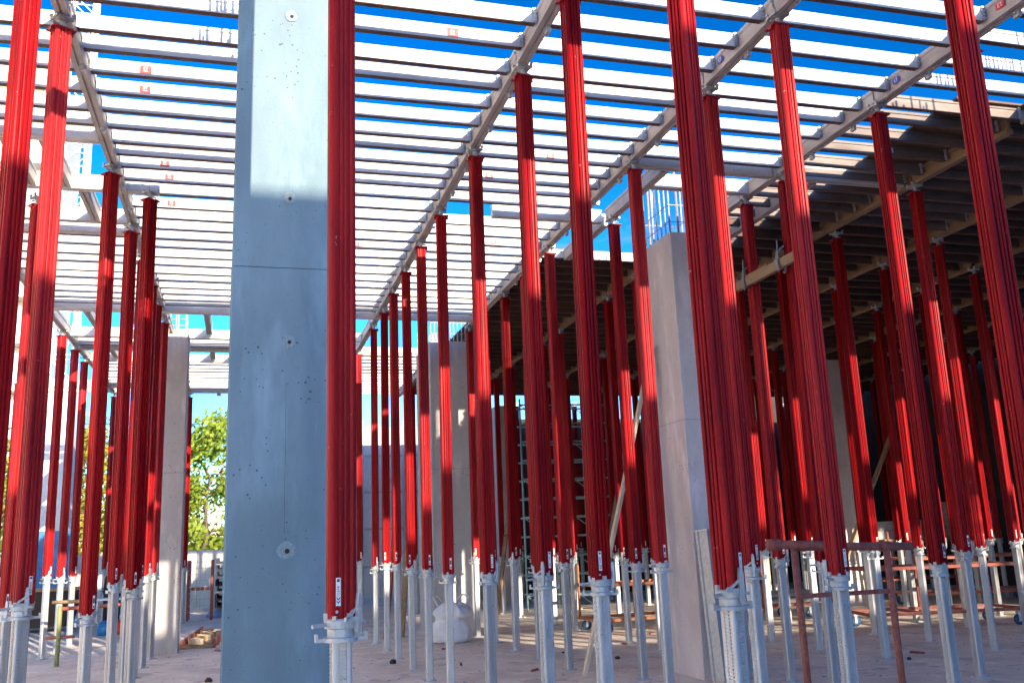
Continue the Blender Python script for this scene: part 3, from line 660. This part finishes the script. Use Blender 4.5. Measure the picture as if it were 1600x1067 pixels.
blocks(13.6, 18.45, 4, 2, 1.337, 'block_grey', 'grey block on the scaffold table', 'grey blocks on the scaffold table')
# loose boards standing at the right
for i, (x, y, z, dx, h) in enumerate([(13.4, 16.9, .3, .1, 2.0), (12.3, 17.0, .3, -.06, 1.4), (15.0, 17.4, .3, .14, 2.0), (10.3, 17.3, .2, .05, 1.5)]):
    o = MB().bar((x, y, z-.28), (x+dx, y+.1, z+h-.28), .07, .03).build('loose_board', 'timber_pale'); tag(o, 'pale loose board standing among the dark props on the right, %s of four' % ordn(i+1), 'board', 'loose boards standing on the right')
# diagonal timber braces
for i, (p0, p1, m, lab) in enumerate([((10.6, 15.9, .05), (13.0, 16.4, 3.6), 'timber', 'diagonal timber brace among the dark props on the right'), ((6.9, 18.2, .2), (8.05, 18.6, 4.2), 'timber', 'yellow diagonal board in front of the ladder frames'), ((5.2, 19.8, .05), (5.75, 20.2, 2.8), 'timber', 'short yellow brace right of the wall column')]):
    t = thing('timber_brace', lab, 'brace'); MB().bar(p0, p1, .09, .045).build('board', m, t)
    a = Vector(p0).lerp(Vector(p1), .62); MB().tube([a+Vector((-.08, -.04, -.03)), a+Vector((.08, -.04, .03))], .014, 6).build('clamp', 'rust', t)
# ladder frames (pale cyan) at the back centre
def ladder_tower(x, y, wv, h, lab):
    t = thing('ladder_frame', lab, 'scaffold', (x, y, 0), 0, 'pale ladder frames at the back')
    for s_ in (-1, 1):
        for d in (0, .7): MB().tube([(s_*wv/2, d, 0), (s_*wv/2, d, h)], .024, 8).build('upright', 'cyan_paint', t, True)
    n_ = int(h/.45)
    for i in range(n_):
        z = .35+i*.45
        for d in (0, .7): MB().tube([(-wv/2, d, z), (wv/2, d, z)], .022, 8).build('rung', 'cyan_paint', t, True)
        if i % 2 == 0: MB().tube([(-wv/2, 0, z), (-wv/2+.3, 0, z-.22)], .012, 6).build('brace', 'cyan_paint', t, True)
ladder_tower(6.95, 21.5, 1.1, 5.0, 'pale cyan ladder frame at the back, left one')
ladder_tower(8.15, 21.4, 1.0, 5.0, 'pale cyan ladder frame at the back, right one')
# back walls
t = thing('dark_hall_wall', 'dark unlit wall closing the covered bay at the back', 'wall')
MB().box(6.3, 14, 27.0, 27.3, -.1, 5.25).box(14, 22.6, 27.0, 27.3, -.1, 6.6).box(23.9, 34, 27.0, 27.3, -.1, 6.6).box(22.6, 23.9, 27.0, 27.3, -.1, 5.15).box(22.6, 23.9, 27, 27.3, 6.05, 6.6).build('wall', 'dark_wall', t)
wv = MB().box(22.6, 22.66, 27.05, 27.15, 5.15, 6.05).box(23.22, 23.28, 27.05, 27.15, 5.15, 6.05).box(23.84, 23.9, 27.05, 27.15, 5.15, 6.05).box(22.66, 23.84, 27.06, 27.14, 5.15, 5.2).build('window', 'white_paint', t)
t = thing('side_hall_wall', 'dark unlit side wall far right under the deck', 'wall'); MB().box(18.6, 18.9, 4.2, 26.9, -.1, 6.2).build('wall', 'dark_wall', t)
t = thing('panel_fence', 'grey panel wall behind the props at the back centre', 'wall', (0, 28.5, 0))
for i in range(5): MB().box(2.2+i*1.25, 3.42+i*1.25, 0, .06, .1, 5.2).build('panel', 'panel_grey', t)
for k in range(4):
    for i in range(5): MB().box(2.22+i*1.25, 3.40+i*1.25, -.02, -.001, 1.0+k*1.1, 1.06+k*1.1).build('panel_rib', 'grey_wall', t)
for i in range(6): MB().box(2.14+i*1.25, 2.19+i*1.25, -.03, .09, -.1, 5.4).build('post', 'galvanised', t)
# leaning odds behind row A
t = thing('leaning_ladder', 'yellow edged board leaning behind the first prop row', 'board'); MB().bar((2.75, 17.2, .02), (2.95, 17.5, 1.9), .10, .04).build('board', 'timber', t)
o = MB().bar((2.42, 16.9, .02), (2.62, 17.1, 1.75), .08, .05).build('dark_board', 'rust'); tag(o, 'dark brown board leaning behind the first prop row', 'board')
# scattered chips and dust lumps on the slab
b = MB(); rr_ = random.Random(5)
for i in range(900):
    y = rr_.uniform(7, 22); x = rr_.uniform(-.25, .95)*y; r = rr_.choice((.006, .008, .01, .014, .02)); z = 0
    a0 = rr_.uniform(0, 6.28); P = [(x+r*math.cos(a0+k*1.57)*rr_.uniform(.6, 1.6), y+r*math.sin(a0+k*1.57)*rr_.uniform(.6, 1.6), .0005) for k in range(4)]+[(x, y, r*rr_.uniform(.5, .9))]
    b.add(P, [(0, 1, 4), (1, 2, 4), (2, 3, 4), (3, 0, 4)])
tag(b.build('floor_chips', 'patch'), 'scattered chips and crumbs of concrete over the slab floor', 'debris', None, 'stuff')
for i in range(16):
    y = rr_.uniform(9, 19); x = rr_.uniform(-.15, .85)*y; a0 = rr_.uniform(0, 3.14); L = rr_.uniform(.06, .22)
    o = MB().bar((x, y, .012), (x+L*math.cos(a0), y+L*math.sin(a0), .012), rr_.choice((.02, .04, .05)), .022).build('offcut', rr_.choice(('timber', 'timber_pale', 'rust', 'dark_wall')))
    tag(o, 'small offcut lying loose on the slab floor, %s of sixteen' % ordn(i+1), 'offcut', 'offcuts on the slab floor')
# rubble lumps
for i, (x, y, r) in enumerate([(2.05, 13.6, .05), (1.6, 11.2, .03), (4.9, 12.3, .035), (6.4, 9.6, .04), (-.4, 13.1, .05), (7.9, 10.2, .03)]):
    b = MB(); P = []; 
    for z, q in ((0, .9), (r*.6, 1), (r*1.1, .5)):
        for k in range(7): a = 2*math.pi*k/7; P.append((x+r*q*math.cos(a)*random.uniform(.8, 1.2), y+r*q*math.sin(a)*random.uniform(.8, 1.2), z))
    b.add(P, [(i_*7+k, i_*7+(k+1) % 7, (i_+1)*7+(k+1) % 7, (i_+1)*7+k) for i_ in range(2) for k in range(7)]+[tuple(range(14, 21))]); o = b.build('rubble_lump', 'dark_wall')
    tag(o, 'small dark lump of rubble on the floor, %s of six' % ordn(i+1), 'rubble', 'rubble on the floor')

# ---------------------------------------------------------------- left background
t = thing('boundary_wall', 'low pale concrete wall in front of the trees', 'wall', (0, 32, 0))
for i in range(14): MB().box(-30+i*2.6, -27.42+i*2.6, 0, .25, -.16, 1.72).build('panel', 'pale_wall', t)
t = thing('wrapped_column', 'white lit column with blue sheeting round its lower half at far left', 'column', (-5.05, 28, 0))
MB().box(-.5, .5, -.3, .3, -.16, 6.3).build('shaft', 'white_paint', t)
P = []; F = []
for i, z in enumerate((.75, 1.2, 1.8, 2.35)):
    for k in range(16):
        a = 2*math.pi*k/16+math.pi/16; q = 1/max(abs(math.cos(a)), abs(math.sin(a))); P.append((.53*q*math.cos(a)+random.uniform(-.012, .012), .33*q*math.sin(a)+random.uniform(-.012, .012), z))
for i in range(3):
    for k in range(16): F.append((i*16+k, i*16+(k+1) % 16, (i+1)*16+(k+1) % 16, (i+1)*16+k))
MB().add(P, F).build('sheeting', 'blue_sheet', t)
t = thing('skip_container', 'dark grey skip standing below the blue sheeting at far left', 'container', (-4.9, 24.5, 0))
MB().prism([(-1.2, .1), (1.0, .1), (1.3, .95), (-1.5, .95)], 'y', -.6, .6).build('body', 'dark_wall', t)
MB().box(-1.53, 1.33, -.64, -.58, .9, .98).build('rim', 'timber', t)
for s_ in (-.8, .6): MB().box(s_-.08, s_+.08, -.62, -.605, .12, .9).build('rib', 'dark_wall', t)
# rack and stacks seen between the slim column and the near column
t = thing('mesh_rack', 'blue-grey wire rack standing left of the stacked sections', 'rack', (-1.02, 25.3, 0))
for sx in (-.28, .28):
    for sy in (-.3, .3): MB().box(sx-.03, sx+.03, sy-.03, sy+.03, 0, 1.45).build('post', 'rust', t)
for i in range(9): MB().box(-.25, .25, -.31, -.29, .2+i*.15, .215+i*.15).build('wire', 'galvanised', t)
for i in range(5): MB().box(-.22+i*.11, -.208+i*.11, -.325, -.312, .2, 1.42).build('wire', 'galvanised', t)
MB().box(-.3, .3, -.3, .3, .72, .80).build('shelf', 'rust', t)
k = 0
for lay in range(7):
    zz = .1+lay*.2
    for i in range(5):
        k += 1
        b = MB(); x = -.75+i*.3; b.prism([(x, zz), (x+.26, zz), (x+.26, zz+.16), (x+.20, zz+.16), (x+.20, zz+.06), (x+.06, zz+.06), (x+.06, zz+.16), (x, zz+.16)], 'y', 28.4, 30.4)
        o = b.build('stacked_section', 'timber_pale' if lay in (2, 4, 5, 6) else 'dark_wall'); tag(o, '%s channel section in the stack before the low wall, layer %s, place %s' % ('pale' if lay in (2, 4, 5, 6) else 'dark', ordn(lay+1), ordn(i+1)), 'section', 'stacked channel sections')
t = thing('blue_tarpaulin', 'blue tarpaulin lying flat on the floor below the stack', 'tarpaulin', (-.3, 26.9, 0))
P = [(x, y, .006+random.uniform(0, .03)) for y in (-1.2, -.6, 0, .6, 1.2) for x in (-.6, -.2, .2, .6, 1.0)]; MB().add(P, [(r_*5+c, r_*5+c+1, (r_+1)*5+c+1, (r_+1)*5+c) for r_ in range(4) for c in range(4)]).build('sheet', 'blue_sheet', t, True)
t = thing('timber_offcuts', 'tray of timber offcuts on the floor beside the slim column', 'tray', (-.62, 19.3, 0), R(-4))
MB().box(-.26, .26, -1.6, 1.6, .0, .05).build('tray_base', 'timber', t)
for s_ in (-1, 1): MB().box(s_*.27-.02, s_*.27+.02, -1.6, 1.6, 0, .14).build('tray_side', 'rust', t)
for i in range(9): MB().box(-.12, .12, -.05, .05, 0, .09, Matrix.Translation((random.uniform(-.1, .1), -1.4+i*.28, .055)) @ Matrix.Rotation(random.uniform(-.7, .7), 4, 'Z')).build('offcut', 'timber' if i % 3 else 'timber_pale', t)
# left barrier
t = thing('pipe_trestle', 'low trestle of rusty and green pipes behind the left props', 'barrier', (-2.4, 16.3, 0))
MB().tube([(-.30, 0, .85), (1.0, .3, .87)], .03, 8).build('rail', 'rust', t, True); MB().tube([(-.45, .1, .95), (.15, -.05, .95)], .028, 8).build('upper_rail', 'timber', t, True)
for x, y, m in ((-.32, 0, 'green_paint'), (-.05, .55, 'rust'), (.9, .3, 'rust')): MB().tube([(x, y, 0), (x, y, .9)], .035, 8).build('leg', m, t, True)
MB().box(-.5, -.1, .02, .06, .4, .45).build('clamp_bar', 'rust', t)
# work table with person behind
t = thing('work_table', 'low white table with coloured bags at far left beside the bending worker', 'table', (-2.6, 22.6, 0))
MB().box(-.6, .7, -.35, .35, .70, .74).build('top', 'white_paint', t)
for sx in (-.55, .65):
    for sy in (-.3, .3): MB().tube([(sx, sy, 0), (sx, sy, .7)], .02, 6).build('leg', 'galvanised', t)
for i, (x, c) in enumerate([(-.2, 'blue_sheet'), (.05, 'sticker_red'), (.35, 'bag_white')]):
    o = MB().lathe([(.02, 0), (.13, .0), (.15, .12), (.1, .26), (.03, .3)], 10, -2.6+x, 22.1).build('small_bag', c, None, True); tag(o, ['blue', 'red', 'white'][i]+' small bag on the floor below the white table', 'bag', 'small bags below the table')
# bending person
def skin(name, verts, edges, m, parent=None, loc=(0, 0, 0), rz=0, sub=1):
    me = bpy.data.meshes.new(name); me.from_pydata([v[:3] for v in verts], edges, []); o = obj(name, me, parent, loc, rz)
    md = o.modifiers.new('s', 'SKIN')
    for i, v in enumerate(verts): me.skin_vertices[0].data[i].radius = (v[3], v[4] if len(v) > 4 else v[3])
    me.skin_vertices[0].data[0].use_root = True
    o.modifiers.new('d', 'SUBSURF').levels = sub; o.modifiers['d'].render_levels = sub; me.materials.append(MT[m]); return o
t = thing('person', 'worker in black jacket bending over the low white table at far left', 'person', (-2.84, 23.35, 0), R(200))
V = [(0, 0, .92, .15, .12), (0, .16, 1.08, .16, .12), (0, .36, 1.18, .18, .12), (0, .50, 1.20, .08), (.19, .38, 1.16, .075), (.24, .46, .90, .055), (.16, .60, .74, .042), (-.19, .38, 1.16, .075), (-.24, .46, .90, .055), (-.16, .60, .74, .042)]
skin('jacket', V, [(0, 1), (1, 2), (2, 3), (2, 4), (4, 5), (5, 6), (2, 7), (7, 8), (8, 9)], 'black_cloth', t)
skin('trousers', [(0, 0, .92, .15, .12), (.1, 0, .84, .10), (.12, .06, .48, .075), (.12, -.02, .1, .055), (-.1, 0, .84, .10), (-.12, .06, .48, .075), (-.12, -.02, .1, .055)], [(0, 1), (1, 2), (2, 3), (0, 4), (4, 5), (5, 6)], 'trousers', t)
skin('head', [(0, .52, 1.20, .055), (0, .60, 1.19, .095), (0, .70, 1.15, .085), (0, .75, 1.10, .05)], [(0, 1), (1, 2), (2, 3)], 'skin', t)
skin('hair', [(0, .58, 1.25, .075), (0, .67, 1.235, .075)], [(0, 1)], 'hair', t)
for s_ in (-1, 1):
    vv = [(s_*.16, .60, .74, .035), (s_*.155, .64, .69, .036)]; ee = [(0, 1)]
    for k in range(4): vv += [(s_*.155+(k-1.5)*.019, .675, .65, .010), (s_*.155+(k-1.5)*.02, .68, .61-.008*(k in (1, 2)), .009)]; ee += [(1, 2+2*k), (2+2*k, 3+2*k)]
    vv += [(s_*.12, .66, .68, .011), (s_*.105, .68, .65, .010)]; ee += [(1, 10), (10, 11)]
    skin('hand', vv, ee, 'skin', t)
    MB().lathe([(.05, 0), (.055, .04), (.05, .1)], 10, s_*.12, -.02).box(s_*.12-.05, s_*.12+.05, -.06, .2, 0, .06).build('boot', 'rubber', t)
# ---------------------------------------------------------------- trees
def tree(x, y, h, r, lm, label, seed, n=5200, base=-.16):
    rnd = random.Random(seed); t = thing('tree', label, 'tree', (x, y, base), 0, 'trees beyond the low wall')
    b = MB(); pts = [Vector((0, 0, 0))]; 
    for i in range(1, 7): pts.append(Vector((rnd.uniform(-.12, .12)*i, rnd.uniform(-.12, .12)*i, h*.92*i/6)))
    b.tube(pts, .1, 8, [.02*h*(1-.13*i) for i in range(7)])
    tips = []
    for i in range(26):
        k = rnd.uniform(.18, .95); p = pts[min(5, int(k*6))].lerp(pts[min(6, int(k*6)+1)], k*6 % 1); a = rnd.uniform(0, 6.28)
        L = r*(1.05-.62*max(0, (k-.3)/.7))*rnd.uniform(.6, 1.1); e = p+Vector((math.cos(a)*L, math.sin(a)*L, L*rnd.uniform(.1, .6)))
        b.tube([p, p.lerp(e, .5)+Vector((0, 0, .08)), e], .03, 5, [.035, .022, .008]); tips += [p.lerp(e, q) for q in (.45, .65, .85, 1.0)]
    b.build('trunk', 'bark', t, True)
    c = MB(); P = []; F = []
    for i in range(n):
        s_ = rnd.choice(tips); g_ = Vector((rnd.gauss(0, 1), rnd.gauss(0, 1), rnd.gauss(0, .8)))*r*.16; p = s_+g_
        d = Vector((rnd.gauss(0, 1), rnd.gauss(0, 1), rnd.gauss(0, 1))).normalized(); e = d.orthogonal().normalized(); q = d.cross(e); l = rnd.uniform(.07, .15)
        o = len(P); P += [p+e*l, p+q*l*.6, p-e*l, p-q*l*.6]; F.append((o, o+1, o+2, o+3))
    c.add(P, F); c.build('crown', lm, t)
tree(-1.6, 42, 8.0, 2.4, 'leaf_green', 'bright green tree right of the slim column', 1, 9000)
tree(.9, 45, 8.6, 2.6, 'leaf_orange', 'tree with orange leaves at the edge of the near column', 2, 6000)
tree(-4.4, 44, 7.4, 2.3, 'leaf_yellow', 'yellowish tree left of the slim column', 3)
tree(-7.3, 43, 7.6, 2.5, 'leaf_yellow', 'yellow autumn tree between the left props', 4, 7000)
tree(-10.2, 46, 7.5, 2.6, 'leaf_green', 'green tree at the left edge behind the props', 5)
tree(3.8, 46, 8.4, 2.4, 'leaf_yellow', 'yellow tree glimpsed between the first row of props', 6)
# ---------------------------------------------------------------- crane and far buildings
t = thing('tower_crane', 'pale lattice tower crane mast behind the left joists', 'crane', (-10.8, 60, 0))
for sx in (-.75, .75):
    for sy in (-.75, .75): MB().box(sx-.09, sx+.09, sy-.09, sy+.09, -.16, 46).build('chord', 'white_paint', t)
b = MB()
for i in range(30):
    z = i*1.5; s_ = 1 if i % 2 else -1
    for y in (-.75, .75): b.bar((-.75*s_, y, z), (.75*s_, y, z+1.5), .07).bar((-.75, y, z), (.75, y, z), .07)
    for x in (-.75, .75): b.bar((x, -.75*s_, z), (x, .75*s_, z+1.5), .07)
o = b.build('lacing', 'white_paint', t)
t = thing('apartment_block', 'pale high-rise under construction at the far left behind the props', 'building', (-21, 66, 0))
MB().box(-8, 7.4, 0, 12, -.16, 36).build('wall', 'tower_wall', t)
for fl in range(11):
    MB().box(-8.3, 7.7, -1.3, -.01, 2.9+fl*3.1, 3.1+fl*3.1).build('balcony', 'pale_wall', t)
    for i in range(5): MB().box(-7+i*3, -5.2+i*3, -.05, .02, .9+fl*3.1, 2.6+fl*3.1).build('window', 'glass', t)
t = thing('gantry', 'thin blue horizontal gantry girder far behind the near column', 'girder', (-4, 56, 0))
MB().box(-6, 8, -.2, .2, 8.9, 9.35).build('girder', 'blue_sheet', t)
for x in (-5.8, 7.8): MB().box(x-.2, x+.2, -.2, .2, -.16, 8.9).build('leg', 'blue_sheet', t)
